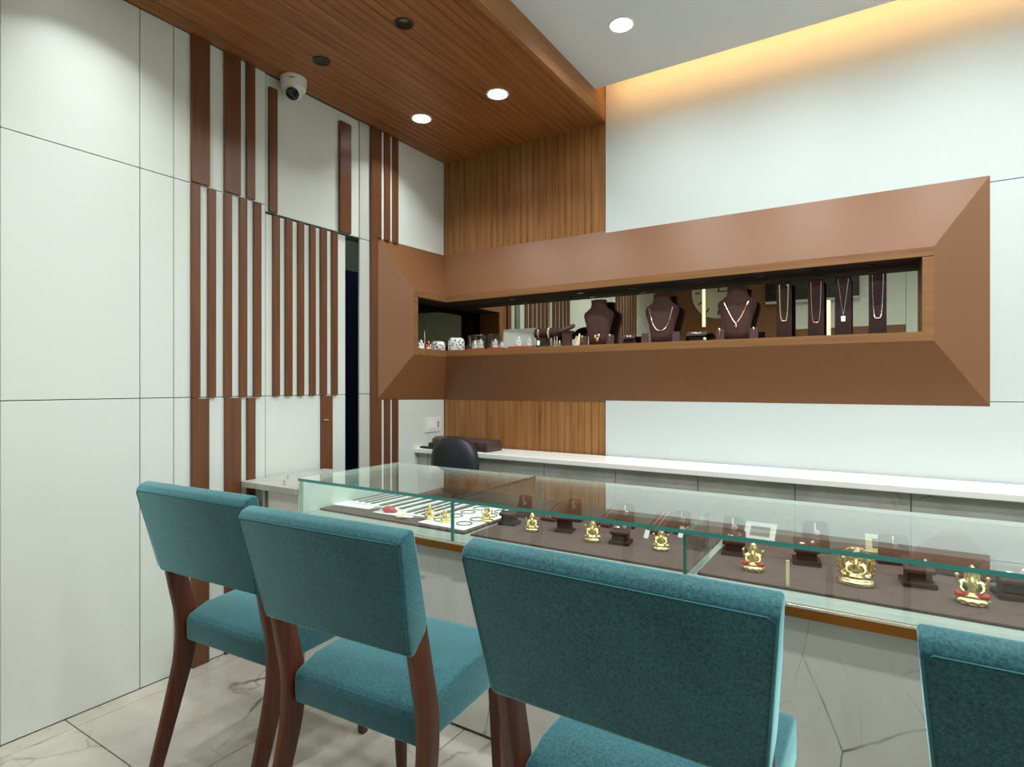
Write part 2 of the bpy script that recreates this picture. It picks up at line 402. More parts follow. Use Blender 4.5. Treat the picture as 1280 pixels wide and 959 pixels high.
# ------------------------------------------------------------------ rear and right wall (behind the camera, seen in the mirror)
wr = struct(MB().box(XL - .1, XR + .1, YR - .12, YR - PT, 0, ZT).build('wall_rear', M['joint']), 'rear wall of white panels with a wood dado')
for a, b, z0, z1, mt in ((XL, -.9, 0, 2.2, 'bronze'), (-.9, .25, 0, 1.87, 'bronze'), (XL, -.9, 2.2, ZC, 'bronze'), (-.9, .25, 1.87, ZC, 'white'), (.25, 1.6, 0, ZC, 'white'), (1.6, XR, 0, ZC, 'white')):
    panel(wr, 1, YR, a, b, z0, z1, M[mt])
wx = struct(MB().box(XR + PT, XR + .12, YR - .1, YB + .1, 0, ZT).build('wall_right', M['joint']), 'right wall of white panels')
for a, b in ((YR, .2), (.2, 1.6), (1.6, YB)):
    for z0, z1 in ((0, 1.165), (1.165, 2.09), (2.09, ZC)): panel(wx, 0, XR, a, b, z0, z1, M['white'])

# ------------------------------------------------------------------ downlights
disc = MB().lathe([(.001, -.004), (.046, -.004), (.050, .006), (.001, .006)], 24).mesh('lamp_face', M['lamp'], True)
ring = MB().rings([[(r * math.cos(2 * math.pi * i / 24), r * math.sin(2 * math.pi * i / 24), z) for i in range(24)] for r, z in ((.050, .008), (.050, -.003), (.057, -.005), (.060, 0), (.060, .008), (.050, .008))], cap=False).mesh('rim', M['plasticwhite'], True)
ringb = MB().rings([[(r * math.cos(2 * math.pi * i / 24), r * math.sin(2 * math.pi * i / 24), z) for i in range(24)] for r, z in ((.033, .004), (.033, -.003), (.039, -.004), (.041, 0), (.041, .004), (.033, .004))], cap=False).mesh('rim', M['black'], True)
cup = MB().rings([[(r * math.cos(2 * math.pi * i / 24), r * math.sin(2 * math.pi * i / 24), z) for i in range(24)] for r, z in ((.034, -.002), (.024, -.0008), (.001, -.0004))], cap=False).mesh('reflector', M['lens'], True)
ld = bpy.data.lights.new('downlight_beam', 'AREA'); ld.shape = 'DISK'; ld.size = .076; ld.energy = DOWN_W; ld.color = DOWN_C; ld.spread = R(118)
ldw = ld.copy(); ldw.energy = DOWN_W * .62; ld.spread = R(158)
def downlight(x, y, z, on, label):
    t = thing('downlight', label, 'downlight', (x, y, z), 0, 'lit round downlights' if on else 'unlit black downlights')
    link('rim', ring if on else ringb, t)
    link('lamp_face' if on else 'reflector', disc if on else cup, t)
    if on: link('beam', ldw if z < 2.8 else ld, t, (0, 0, -.006))
for y in (2.51, .98, .0):
    downlight(-2.19, y, ZW, True, 'lit round downlight in the wood ceiling, the one nearer the slatted wall' if y > 2 else 'lit round downlight in the wood ceiling towards the shop front, row by the slatted wall')
    downlight(-1.672, y, ZW, True, 'lit round downlight in the wood ceiling, the one nearer the white ceiling' if y > 2 else 'lit round downlight in the wood ceiling towards the shop front, row by the white ceiling')
downlight(-2.195, 1.815, ZW, False, 'unlit black downlight in the wood ceiling beside the camera dome')
downlight(-1.676, 1.812, ZW, False, 'unlit black downlight in the wood ceiling, farther from the camera dome')
for x in (-.985, -.35, .30, .95, 1.60, 2.25):
    for y in (2.49, 1.70, .90) + ((.1,) if x in (-.35, .95) else ()):  # nearer rows are added out of view to light chair tops and stone front
        downlight(x, y, ZC, True, 'lit round downlight in the white ceiling closest to the fascia and the back wall' if (x < -.9 and y > 2) else 'unseen lit downlight in the white ceiling over the shop floor')
# warm cove strip
cs = MB().box(XF + .05, XR, YCOVE - .05, YCOVE - .035, ZC + .036, ZC + .046).build('led_strip', M['led_warm'])
tag(cs, 'warm LED strip lying in the ceiling cove above the back wall', 'light strip')
cl = bpy.data.lights.new('cove_glow', 'AREA'); cl.shape = 'RECTANGLE'; cl.size = XR - XF - .1; cl.size_y = .012; cl.energy = COVE_W; cl.color = (1, .50, .18)
clo = link('cove_glow', cl, None, ((XF + XR) / 2, YCOVE - .008, ZC + .052), (R(70), 0, 0))
pl = bpy.data.lights.new('passage_fill', 'POINT'); pl.energy = 22; pl.shadow_soft_size = .05; pl.color = (.85, 1, .9)  # unseen fill light, added to lift the dark passage
link('passage_fill', pl, None, (XL - .22, 1.95, 2.5))

# ------------------------------------------------------------------ camera dome on the wall / ceiling corner
cc = on_x(367, 104, XL + .062)
t = thing('security_camera', 'white dome security camera under the wood ceiling, at the slatted wall', 'camera', (cc.x, cc.y, ZW))
MB().lathe([(.001, 0), (.062, 0), (.062, -.02), (.058, -.052), (.045, -.058), (.001, -.058)], 28).build('body', M['plasticwhite'], t, True)
dd = Vector((.42, -.42, -.62)).normalized(); q = dd.to_track_quat('Z', 'Y').to_matrix().to_4x4()
MB().ell((0, 0, 0), (.047, .047, .047), 20, 12).build('eyeball', M['plasticwhite'], t, 'all', loc=(.004, -.004, -.058))
MB().lathe([(.001, 0), (.030, 0), (.031, .004), (.026, .006), (.001, .0065)], 24).xf(Matrix.Translation(Vector((.004, -.004, -.058)) + dd * .041) @ q).build('lens', M['lens'], t, True)
MB().box(-.012, .012, -.0012, .0012, -.0025, .0025).build('mark', M['grey'], t, loc=(.044, -.044, -.022), rot=(0, 0, R(45)))

# ------------------------------------------------------------------ the corner niche (display window with splayed frame)
nc = thing('display_niche', 'long brown splayed-frame display niche wrapping the wall corner', 'display niche')
OZ0, OZ1 = 1.118, 2.101; OX1, IX1 = .400, .197; OY0, IY0 = 2.474, 2.684
XI, YI = XL + NP, YB - NP
LIP = .040
y0 = YB - .004
def splay(name, outer, inner, back):
    """outer edge (2 pts on the wall), inner edge (2 pts proud), back edge (2 pts on the wall behind the inner edge)"""
    a, b = outer; c, d = inner; e, f = back
    m = MB(); m.add([a, b, c, d, e, f], [(0, 1, 3, 2), (2, 3, 5, 4), (4, 5, 1, 0), (0, 2, 4), (1, 5, 3)])
    return m.build(name, M['bronze'], nc)
splay('top_splay', ((XL, YB, OZ1), (OX1, YB, OZ1)), ((XI, YI, NZ1), (IX1, YI, NZ1)), ((XL, YB, NZ1), (IX1, YB, NZ1)))
splay('bottom_splay', ((XL, YB, OZ0), (OX1, YB, OZ0)), ((XI, YI, NZ0), (IX1, YI, NZ0)), ((XL, YB, NZ0), (IX1, YB, NZ0)))
splay('end_splay', ((OX1, YB, OZ0), (OX1, YB, OZ1)), ((IX1, YI, NZ0), (IX1, YI, NZ1)), ((IX1, YB, NZ0), (IX1, YB, NZ1)))
splay('top_splay', ((XL, OY0, OZ1 - .012), (XL, YB, OZ1)), ((XI, IY0, NZ1), (XI, YI, NZ1)), ((XL, IY0, NZ1), (XL, YB, NZ1)))
splay('bottom_splay', ((XL, OY0, OZ0 + .012), (XL, YB, OZ0)), ((XI, IY0, NZ0), (XI, YI, NZ0)), ((XL, IY0, NZ0), (XL, YB, NZ0)))
splay('end_splay', ((XL, OY0, OZ0 + .012), (XL, OY0, OZ1 - .012)), ((XI, IY0, NZ0), (XI, IY0, NZ1)), ((XL, IY0, NZ0), (XL, IY0, NZ1)))
# shelf, soffit and ends of the niche (L-shaped boards)
Lp = [(XI, IY0), (XI, YI), (IX1, YI), (IX1, YM + .01), (XM - .01, YM + .01), (XM - .01, IY0)]
LI = [(XI, IY0 + LIP), (XI, YI), (IX1 - LIP, YI), (IX1 - LIP, YM), (XM, YM), (XM, IY0 + LIP)]
MB().prism([(a, b) for a, b in Lp], 2, NZ0 + .0005, NZ0 + LIP).build('shelf', [M['bronze_lip']], nc)
sf = MB().prism([(a, b) for a, b in Lp], 2, NZ1 - LIP + .003, NZ1 - .0005).build('soffit', M['bronze_lip'], nc)
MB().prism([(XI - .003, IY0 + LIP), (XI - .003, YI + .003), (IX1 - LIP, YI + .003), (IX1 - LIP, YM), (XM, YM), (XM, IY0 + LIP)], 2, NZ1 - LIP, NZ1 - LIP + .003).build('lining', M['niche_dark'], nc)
MB().box(IX1 - LIP, IX1, YI, YM, NZ0 + LIP, NZ1 - LIP).build('end_board', M['bronze_lip'], nc)
MB().box(XM, XI, IY0, IY0 + LIP, NZ0 + LIP, NZ1 - LIP).build('end_board', M['bronze_lip'], nc)
MB().box(XM - .008, IX1 - LIP, YM, YM + .006, NZ0 + LIP, NZ1 - LIP).build('mirror', M['mirror'], nc)
MB().box(XM - .006, XM, IY0 + LIP, YM, NZ0 + LIP, NZ1 - LIP).build('mirror', M['mirror_dark'], nc)
MB().box(XM - .03, IX1, YM + .007, YM + .02, NZ0, NZ1).build('back_board', M['niche_dark'], nc)
MB().box(XM - .03, XM - .009, IY0, YM + .01, NZ0, NZ1).build('back_board', M['niche_dark'], nc)
spot = MB().lathe([(.001, 0), (.017, 0), (.018, -.003), (.013, -.004), (.001, -.002)], 16).mesh('spot', M['lens'], True)
for px in (640, 725, 790, 877, 950, 1020, 1090): link('spot', spot, nc, (on_y(px, 400, 3.09).x, 3.09, NZ1 - LIP - .0002))

# ------------------------------------------------------------------ ledge along the back wall
lg = thing('back_ledge', 'low grey-tiled ledge with white stone top along the back wall', 'ledge', (0, 0, 0))
LZ = .815; LY = 2.80
MB().box(XL + .001, XR - .005, LY, YB - .016, LZ - .028, LZ).build('top', M['ledge_top'], lg, bev=.003)
MB().box(XL + .001, XR - .005, LY + .045, YB - .016, 0, LZ - .029).build('carcass', M['joint'], lg)
lt = {}
xs = [XL + .002, -2.42, -1.998] + [-1.576 + .4217 * i for i in range(11)] + [XR - .006]
for i in range(len(xs) - 1):
    for z0, z1 in ((.005, .385), (.385, LZ - .030)):
        k = (round(xs[i + 1] - xs[i], 3), z0)
        if k not in lt: lt[k] = MB().box(.0018, k[0] - .0018, 0, .012, z0 + .0015, z1 - .0015).mesh('tile', M['ledge_tile'], bev=.001, seg=1)
        link('tile', lt[k], lg, (xs[i], LY + .032, 0))

# switch plate
sw = thing('switch_plate', 'white switch plate on the white wall above the ledge', 'switch', (XL, 2.98, .955))
MB().box(0, .008, -.078, .078, -.048, .048).build('plate', M['plasticwhite'], sw, bev=.003)
MB().box(.008, .013, -.045, .012, -.026, .030).build('rocker', M['paper'], sw, bev=.002)
MB().box(.008, .010, .045, .055, -.02, .02).build('slot', M['grey'], sw)

# ------------------------------------------------------------------ glass showcase counter
CX0, CX1, CY0, CY1 = -2.097, 2.0, 1.61, 2.21
CB, CT = .668, .8205                      # base top, glass top
sc_ = thing('glass_showcase', 'long glass-topped jewellery counter with grey stone front', 'showcase')
MB().box(CX0 + .004, CX1, CY0 + .045, CY1 - .01, .06, CB - .03).build('carcass', M['joint'], sc_)
MB().box(CX0 + .02, CX1, CY0 + .08, CY1 - .04, 0, .06).build('plinth', M['black'], sc_)
MB().box(CX0, CX1, CY0 + .012, CY1, CB - .03, CB).build('deck', M['case_white'], sc_, bev=.001, seg=1)
xs = [CX0, -1.272, -.454, .364, 1.182, CX1]
sx = [CX0 + .003, -1.49, -.27, .95, CX1]
for i in range(4):
    MB().box(sx[i] + .0008, sx[i + 1] - .0008, CY0 + .032, CY0 + .045, .012, CB - .032).build('stone_panel', M['stone'], sc_, bev=.001, seg=1)
MB().box(CX0 - .001, CX0 + .004, CY0 + .03, CY1, .01, CB - .031).build('end_panel', M['case_white'], sc_)
MB().box(CX0, CX1, CY0 - .002, CY0 + .030, CB - .031, CB - .006).build('trim_strip', M['trim'], sc_, bev=.002)
MB().box(CX0, CX1, CY0 - .003, CY0 + .011, CB - .006, CB + .001).build('trim_highlight', M['trim_hi'], sc_, bev=.001)  # pale strip paints the highlight along the top of the bronze trim
GT = .012
def pane(x0, x1, y0, y1, z0, z1, name, edge_faces):
    m = MB().box(x0, x1, y0, y1, z0, z1)           # faces: bottom, top, front, right, back, left
    for k, mi in edge_faces.items(): m.mi[k] = mi
    return m.build(name, [M['glass'], M['glass_edge'], M['glass_pale'], M['silicone']], sc_)
for i in range(len(xs) - 1):
    pane(xs[i] + (.0004 if i else 0), xs[i + 1] - .0004, CY0, CY1, CT - GT, CT, 'top_glass', {2: 1, 3: 3 if i == 0 else 0, 4: 2, 5: 0 if i else 2})
    pane(xs[i] + (.0007 if i else .0), xs[i + 1] - .0007, CY0 + .003, CY0 + .010, CB + .001, CT - GT - .0005, 'front_glass', {3: 1, 5: 1 if i else 2})
    if i == 1: pane(xs[i] - .004, xs[i] + .004, CY0 + .0105, CY0 + .018, CB + .0005, CT - GT - .0005, 'rib_glass', {2: 1, 3: 1, 4: 1, 5: 1})
    if i > 1: pane(xs[i] - .005, xs[i] + .005, CY0 + .0105, CY0 + .26, CB + .0005, CT - GT - .0005, 'rib_glass', {1: 1, 2: 1})
MB().box(CX0 + .0005, CX0 + .0085, CY0 + .0105, CY1 - .001, CB + .0005, CT - GT - .0005).build('end_glass', [M['glass_pale']], sc_)
MB().box(CX0 + .0086, CX0 + .022, CY0 + .0105, CY0 + .016, CB + .0005, CT - GT - .0005).build('corner_strip', [M['glass_pale']], sc_)
MB().box(CX0 + .009, CX1, CY1 - .014, CY1 - .006, CB + .0005, CT - GT - .0005).build('rear_door', [M['glass']], sc_)
TZ = CB + .0080                          # top of the velvet boards
bx = [CX0 + .014, -1.285, -.470, .352, 1.17, CX1 - .02]
for i in range(5):
    tb = MB().box(bx[i] + (.025 if i else 0), bx[i + 1] - .002, 1.712, CY1 - .03, CB + .0005, TZ).build('display_board', M['tray'], bev=.002)
    tag(tb, ['flat brown velvet board under the white silver displays', 'flat brown velvet board between the two glass ribs', 'flat brown velvet board under the two red-robed gold figurines', 'flat brown velvet board in the right part of the counter', 'flat brown velvet board at the far right end of the counter'][i], 'display board', 'velvet boards in the showcase')

# ------------------------------------------------------------------ side flap between the wall and the counter
fp = thing('side_table', 'small marble-topped side table between slatted wall and glass counter', 'side table')
FZ = .775
MB().box(XL + .017, CX0 - .003, 1.60, 2.08, FZ - .027, FZ).build('top', M['ledge_tile'], fp, bev=.002)
MB().box(XL + .12, XL + .135, 1.64, 2.06, 0, FZ - .028).build('support', M['jamb'], fp)
MB().box(XL + .16, CX0 - .006, 1.65, 2.06, .10, FZ - .028).build('cupboard', M['case_white'], fp, bev=.002)
MB().box(XL + .16, CX0 - .006, 1.64, 1.649, FZ - .16, FZ - .034).build('drawer', M['plasticwhite'], fp, bev=.002)
for px, py, w in ((356, 606, .012), (360.5, 599, .008)):
    p = on_z(px, py, FZ); t = MB().box(-w / 2, w / 2, -.004, .004, 0, .022).build('card_holder', M['jamb'], bev=.001, loc=(p.x, p.y, FZ))
    tag(t, 'tiny grey upright clip on the marble side table', 'clip', 'clips on the side table')

# ------------------------------------------------------------------ teal chairs
def arc_poly(pts, n=6):
    """Catmull-Rom through pts"""
    P = [Vector((0, a, b)) for a, b in pts]; out = []
    P = [P[0] * 2 - P[1]] + P + [P[-1] * 2 - P[-2]]
    for i in range(1, len(P) - 2):
        for k in range(n):
            t = k / n; p0, p1, p2, p3 = P[i - 1:i + 3]
            q = .5 * ((2 * p1) + (p2 - p0) * t + (2 * p0 - 5 * p1 + 4 * p2 - p3) * t * t + (3 * p1 - p0 - 3 * p2 + p3) * t ** 3)
            out.append((q.y, q.z))
    out.append((P[-2].y, P[-2].z)); return out
def taper(m):      # the back is a little narrower at its lower edge
    m.v = [(x * (1 - .10 * min(1, max(0, (.87 - z) / .27))), y, z) for x, y, z in m.v]; return m
def make_chair(label, loc, rz):
    t = thing('dining_chair', label, 'chair', loc, rz, 'teal chairs along the counter')
    K = lambda m: setattr(m, 'v', [(x * .95, y * .95, .061 + .95 * z) for x, y, z in m.v]) or m
    # backrest: leaning padded slab, rounded
    prof = [(-.264, .600), (-.327, .868), (-.316, .884), (-.290, .893), (-.278, .888), (-.246, .790), (-.205, .665), (-.207, .640), (-.247, .592)]
    bk = K(taper(MB().prism(prof, 0, -.266, .266))).build('backrest', M['fabric'], t, True, bev=.010, seg=4)
    # seam running round the rear face
    e = .262; q = [(-e, -.2718, .612), (-e, -.3288, .860), (-e + .012, -.3296, .8665), (e - .012, -.3296, .8665), (e, -.3288, .860), (e, -.2718, .612)]
    K(taper(MB().tube([(a, b + .0035, c) for a, b, c in q], .0012, 5))).build('seam', M['seam'], bk, True)
    seat = [(-.190, .345), (-.192, .415), (-.180, .432), (-.120, .455), (.0, .462), (.20, .462), (.245, .452), (.256, .430), (.252, .350)]
    K(MB().prism(seat, 0, -.217, .217)).build('seat', M['fabric'], t, True, bev=.014, seg=4)
    K(MB().box(-.16, .16, -.13, .18, .332, .346)).build('seat_rail', M['leg'], t)
    rear = arc_poly([(-.264, .66), (-.238, .53), (-.218, .42), (-.222, .30), (-.255, .15), (-.310, -.0642)])
    front = arc_poly([(-.200, .66), (-.172, .53), (-.150, .42), (-.155, .30), (-.200, .15), (-.270, -.0642)])
    for s in (-1, 1):
        a, b = sorted((s * .2180, s * .239))
        K(MB().prism(rear + front[::-1], 0, a, b)).build('leg', M['leg'], t, True, bev=.003, seg=2)
        x = s * .188
        K(MB().rings([[(x + dx * w, .205 + yy + dy * w, z) for dx, dy in ((-1, -1), (1, -1), (1, 1), (-1, 1))] for z, w, yy in ((-.0642, .013, .018), (.345, .021, 0))])).build('leg', M['leg'], t, bev=.003)
    return t
ch = make_chair('teal upholstered chair closest to the white slatted wall', (-1.699, 1.221, 0), R(3.2))
ch.scale = (1.012,) * 3
dup(ch, (-1.089, 1.170, 0), R(3.2), 'teal upholstered chair second from the slatted wall, facing the silver trays', 1.012)
dup(ch, (-0.365, 1.143, 0), R(-.6), 'teal upholstered chair third from the slatted wall, facing the glass ribs', 1.036)
dup(ch, (0.296, 1.176, 0), R(0), 'teal upholstered chair fourth from the slatted wall, facing the red-robed gold figurine', 1.01)

# ------------------------------------------------------------------ staff chair behind the counter
oc = thing('office_chair', 'black staff chair with rounded back between counter and ledge', 'office chair', (-2.055, 2.47, 0), R(-8))
def se_ring(cx, cy, cz, w, h, n=28, p=2.6):
    return [(cx + w * math.copysign(abs(math.cos(a)) ** (2 / p), math.cos(a)), cy, cz + h * math.copysign(abs(math.sin(a)) ** (2 / p), math.sin(a))) for a in [2 * math.pi * i / n for i in range(n)]]
MB().rings([se_ring(0, y, .76, w, h) for y, w, h in ((.20, .12, .12), (.175, .165, .155), (.145, .178, .168), (.115, .165, .155), (.10, .12, .12))]).build('backrest', M['leather'], oc, 'all')
MB().prism([(.13, .42), (.17, .42), (.19, .72), (.165, .72)], 0, -.03, .03).build('back_bar', M['black'], oc, bev=.004)
MB().rings([[(a, b, z) for a, z0_, b in [(x, 0, yy) for x, _, yy in se_ring(0, 0, -.02, w, w)]] for z, w in ((.42, .17), (.435, .215), (.46, .22), (.485, .20), (.49, .14))]).build('seat', M['leather'], oc, 'all')
MB().lathe([(.03, .08), (.03, .25), (.02, .25), (.02, .42)], 14).build('gas_lift', M['black'], oc, True)
for k in range(5):
    a = 2 * math.pi * k / 5
    lg_ = MB().rings([[(r * math.cos(a) + w * dx * -math.sin(a), r * math.sin(a) + w * dx * math.cos(a), z + dz) for dx, dz in ((-1, 0), (1, 0), (1, .03), (-1, .03))] for r, z, w in ((.02, .09, .025), (.26, .06, .015))]).build('base_arm', M['black'], oc)
    MB().lathe([(.001, -.01), (.027, -.012), (.029, 0), (.027, .012), (.001, .01)], 14).xf(Matrix.Translation((.26 * math.cos(a), .26 * math.sin(a), .030)) @ Matrix.Rotation(a, 4, 'Z') @ Matrix.Rotation(R(90), 4, 'X')).build('castor', M['black'], lg_, True)

# ------------------------------------------------------------------ things lying on the ledge
def bar(name, x0, x1, y0, y1, z0, h, mat, label, rz=0, bev=.012):
    o = MB().box(-(x1 - x0) / 2, (x1 - x0) / 2, -(y1 - y0) / 2, (y1 - y0) / 2, 0, h).build(name, mat, None, True, bev=bev, seg=3, loc=((x0 + x1) / 2, (y0 + y1) / 2, z0), rot=(0, 0, rz))
    return tag(o, label, 'display roll')
rl = thing('jewellery_roll', 'thick rolled brown leatherette display lying on the ledge', 'display roll', (-2.20, 2.945, LZ), R(-6))
MB().prism([(-.075, .012), (-.062, 0), (.062, 0), (.075, .012), (.07, .056), (.045, .07), (-.045, .07), (-.07, .056)], 0, -.235, .235).build('body', M['roll'], rl, True, bev=.004)
MB().prism([(-.073, .0), (-.078, .012), (-.078, .028), (-.0735, .030)], 0, -.236, .236).build('fold', M['velvet_dark'], rl, bev=.001)
MB().box(.14, .165, -.0785, -.0765, .012, .054).build('clasp', M['velvet_dark'], rl)
bar('jewellery_roll', XL + .03, XL + .20, 2.815, 2.845, LZ, .013, M['velvet_dark'], 'thin dark flat roll lying in front of the thick brown roll', R(-4), .004)
bar('jewellery_roll', XL + .05, XL + .12, 2.87, 2.905, LZ, .034, M['velvet_dark'], 'short black roll tucked beside the thick brown roll', 0, .014)

# ------------------------------------------------------------------ jewellery builders
def necklace(parent, pts, r, mat, pend=None):
    n = MB().tube(pts, r, 5).build('necklace', mat, parent, True)
    if pend:
        c = Vector(pts[len(pts) // 2]); MB().ell((c.x, c.y - .003, c.z - pend * 1.6), (pend, .003, pend * 1.7), 8, 5).build('pendant', mat, n, 'all')
    return n
BUST = [(0, .052, .026), (.04, .054, .028), (.09, .064, .030), (.13, .076, .032), (.16, .084, .032), (.178, .080, .030), (.192, .060, .028), (.205, .046, .028), (.225, .041, .027), (.242, .044, .028), (.246, .034, .02)]
def bust_wd(z):
    for (a, w, d), (b, w2, d2) in zip(BUST, BUST[1:]):
        if a <= z <= b: t = (z - a) / (b - a); return w + (w2 - w) * t, d + (d2 - d) * t
    return BUST[-1][1:]
bust_me = MB().rings([[(w * math.copysign(abs(math.cos(a)) ** .8, math.cos(a)), d * math.sin(a) + .012 * z / .25, z) for a in [2 * math.pi * i / 24 for i in range(24)]] for z, w, d in BUST]).mesh('bust', M['velvet'], 'all')
def bust(px, label, kind, sc=1.0, Y=3.10):
    p = on_y(px, 420, Y)
    t = thing('necklace_bust', label, 'necklace stand', (p.x, Y, NZ0 + LIP), R(4), 'necklace busts in the niche', sc)
    link('bust', bust_me, t)
    def front(x, z):
        w, d = bust_wd(z); return -d * math.sqrt(max(0, 1 - (abs(x) / w) ** 2.5)) + .012 * z / .25 - .0016
    P = []
    if kind == 'U':
        for k in range(25):
            s = -1 + 2 * k / 24; x = .058 * s; z = .06 + .115 * abs(s) ** 2.6; P.append((x, front(x, z), z))
        necklace(t, P, .0022, M['rose'])
    elif kind == 'V':
        for k in range(25):
            s = -1 + 2 * k / 24; x = .052 * s; z = .072 + .100 * abs(s) ** 1.25; P.append((x, front(x, z), z))
        necklace(t, P, .0026, M['rose'], .006)
    else:
        for k in range(17):
            s = -1 + 2 * k / 16; x = .03 * s; z = .055 + .012 * s; P.append((x, front(x, z), z))
        g = necklace(t, P[5:13], .0022, M['gold_pale'])
        for dx, dz in ((-.008, -.004), (.012, .0), (.004, -.02)): MB().ell((dx, front(dx, .05) - .003, .05 + dz), (.008, .003, .012), 8, 5).build('drop', M['gold_pale'], g, 'all')
    return t
bust(748, 'brown velvet necklace bust with gold drops low on its front', 'drops', 1.08)
bust(827, 'brown velvet necklace bust with a rounded rose-gold chain', 'U', 1.10)
bust(921, 'brown velvet necklace bust with a V-shaped chain and pendant', 'V', 1.12)

wedge_me = MB().prism([(-.022, 0), (.022, 0), (.014, .055), (-.002, .055)], 0, -.017, .017).mesh('ramp', M['velvet'], bev=.002)
def ramp_stand(px, label, ear, Y=3.05):
    p = on_y(px, 420, Y); t = thing('earring_stand', label, 'earring stand', (p.x, Y, NZ0 + LIP), R(6), 'small earring ramps in the niche')
    link('ramp', wedge_me, t)
    if ear:
        e = MB().ell((0, -.017, .05), (.005, .004, .009), 8, 6).build('earring', M['silver'], t, 'all')
        MB().tube([(0, -.018, .044), (0, -.022, .02)], .0018, 5).build('drop', M['rose'], e, True)
    return t
for px, lb, e in ((729, 'small brown earring ramp on the coarse-gold bust\'s tag side', True), (763, 'small brown earring ramp between the first bust and the ring pad', True), (806, 'small plain brown ramp on the ring-pad side of the rounded-chain bust', False),
                  (845, 'small plain brown ramp between rounded-chain bust and bracelet pad', False), (900, 'small brown earring ramp between bracelet pad and V-chain bust', True), (942, 'small brown earring ramp between V-chain bust and chain boards', True)):
    ramp_stand(px, lb, e)
def pad_stand(px, label, jew, Y=3.08, w=.045):
    p = on_y(px, 420, Y); t = thing('pad_stand', label, 'jewellery stand', (p.x, Y, NZ0 + LIP), R(5), 'tilted pads in the niche')
    MB().prism([(-.028, .028), (.03, .048), (.03, .056), (-.028, .034)], 0, -w, w).build('pad', M['velvet'], t, bev=.002)
    MB().box(-w * .7, w * .7, -.012, .022, 0, .036).build('foot', M['velvet_dark'], t)
    pts = [(w * .55 * math.cos(a), .012 * math.sin(a), .0455 + .0045 * math.sin(a)) for a in [2 * math.pi * i / 20 for i in range(20)]]
    MB().tube(pts, .0032, 5, True).build(jew, M['silver'], t, True)
    return t
pad_stand(786, 'tilted brown pad with a silver ring between the plain-chain busts', 'ring', w=.036)
pad_stand(871, 'tilted brown pad with a silver bracelet between two busts', 'bracelet', w=.05)
p = on_y(881, 420, 3.02); tag(MB().ell((0, 0, .008), (.008,) * 3, 12, 8).build('pearl_stud', M['paper'], None, 'all', loc=(p.x, 3.02, NZ0 + LIP)), 'single white pearl stud on the shelf below the bracelet pad', 'pearl')

board_me = MB().box(-.034, .034, -.008, .008, 0, .278).mesh('board', M['velvet_dark'], True, bev=.004, seg=3)
def chain_board(px, label, kind, mat, Y=3.10):
    p = on_y(px, 420, Y); t = thing('chain_board', label, 'necklace stand', (p.x, Y, NZ0 + LIP), R(3), 'tall chain boards in the niche')
    link('board', board_me, t)
    w, zt, zb = {'thick': (.019, .262, .085), 'thin': (.021, .262, .07), 'pendant': (.021, .265, .095), 'beaded': (.021, .270, .075)}[kind]
    pts = []
    for k in range(31):
        s = -1 + 2 * k / 30; e = 5 if kind != 'pendant' else 1.15
        pts.append((w * (math.copysign(abs(s) ** (.55 if e > 2 else 1), s)), -.0098, zb + (zt - zb) * abs(s) ** (3.2 if e > 2 else 1.1)))
    n = MB().tube(pts, {'thick': .0034, 'thin': .0019, 'pendant': .0014, 'beaded': .0017}[kind], 5).build('chain', mat, t, True)
    if kind == 'pendant': MB().box(-.009, .009, -.0125, -.0090, zb - .028, zb - .002).build('pendant', M['paper'], n, bev=.002)
    if kind == 'beaded':
        m = MB()
        for k in range(0, 31, 1): m.ell(pts[k], (.0032, .003, .0042), 6, 4)
        m.build('beads', M['silver'], n, 'all')
    if kind == 'thick': MB().ell((.017, -.0105, .258), (.007, .004, .006), 8, 5).build('clasp', M['silver'], n, 'all')
    return t
chain_board(980, 'tall dark board with a thick gold rope chain beside the V-chain bust', 'thick', M['gold_pale'])
chain_board(1020, 'tall dark board with a slim rounded gold chain', 'thin', M['rose'])
chain_board(1054, 'tall dark board with a V chain and square white pendant', 'pendant', M['silver'])
chain_board(1097, 'tall dark board with a beaded silver chain, next to the niche end', 'beaded', M['silver'])

# left half of the niche: bracelet bar, oval pad, acrylic boxes with idols, silver blocks
SZ = NZ0 + LIP
p = on_y(683, 420, 3.06)
t = thing('bracelet_bar', 'dark T-bar bracelet holder with two gold bangles in the niche', 'bracelet stand', (p.x, 3.07, SZ), R(12))
MB().lathe([(.026, -.075), (.029, -.07), (.029, .07), (.026, .075)], 18).xf(Matrix.Translation((0, 0, .085)) @ Matrix.Rotation(R(90), 4, 'Y')).build('bar', M['velvet_dark'], t, True)
MB().box(-.012, .012, -.012, .012, .006, .07).build('post', M['velvet_dark'], t)
MB().box(-.05, .05, -.03, .03, 0, .008).build('foot', M['velvet'], t, bev=.002)
for x, m_ in ((-.052, 'rose'), (-.045, 'rose'), (.012, 'cream'), (.02, 'rose')):
    MB().tube([(x, .031 * math.cos(a), .085 + .031 * math.sin(a)) for a in [2 * math.pi * i / 20 for i in range(20)]], .0036, 5, True).build('bangle', M[m_], t, True)
MB().box(-.054, -.036, -.034, -.032, .012, .04).build('price_tag', M['paper'], t)
p = on_y(697, 420, 3.03)
t = thing('earring_stand', 'clear stand with white and gold hanging earrings beside the oval pad', 'earring stand', (p.x, 3.03, SZ), 0)
MB().box(-.026, .022, -.012, .012, 0, .005).build('foot', M['copper'], t)
for x, h in ((-.02, .06), (-.004, .062), (.014, .036)): MB().rings([[(x + w * math.cos(a), w * math.sin(a), z) for a in [2 * math.pi * i / 8 for i in range(8)]] for z, w in ((.005, .004), (.02, .0055), (h * .8, .003), (h, .002))]).build('earring', M['silver'] if x else M['rose'], t, True)
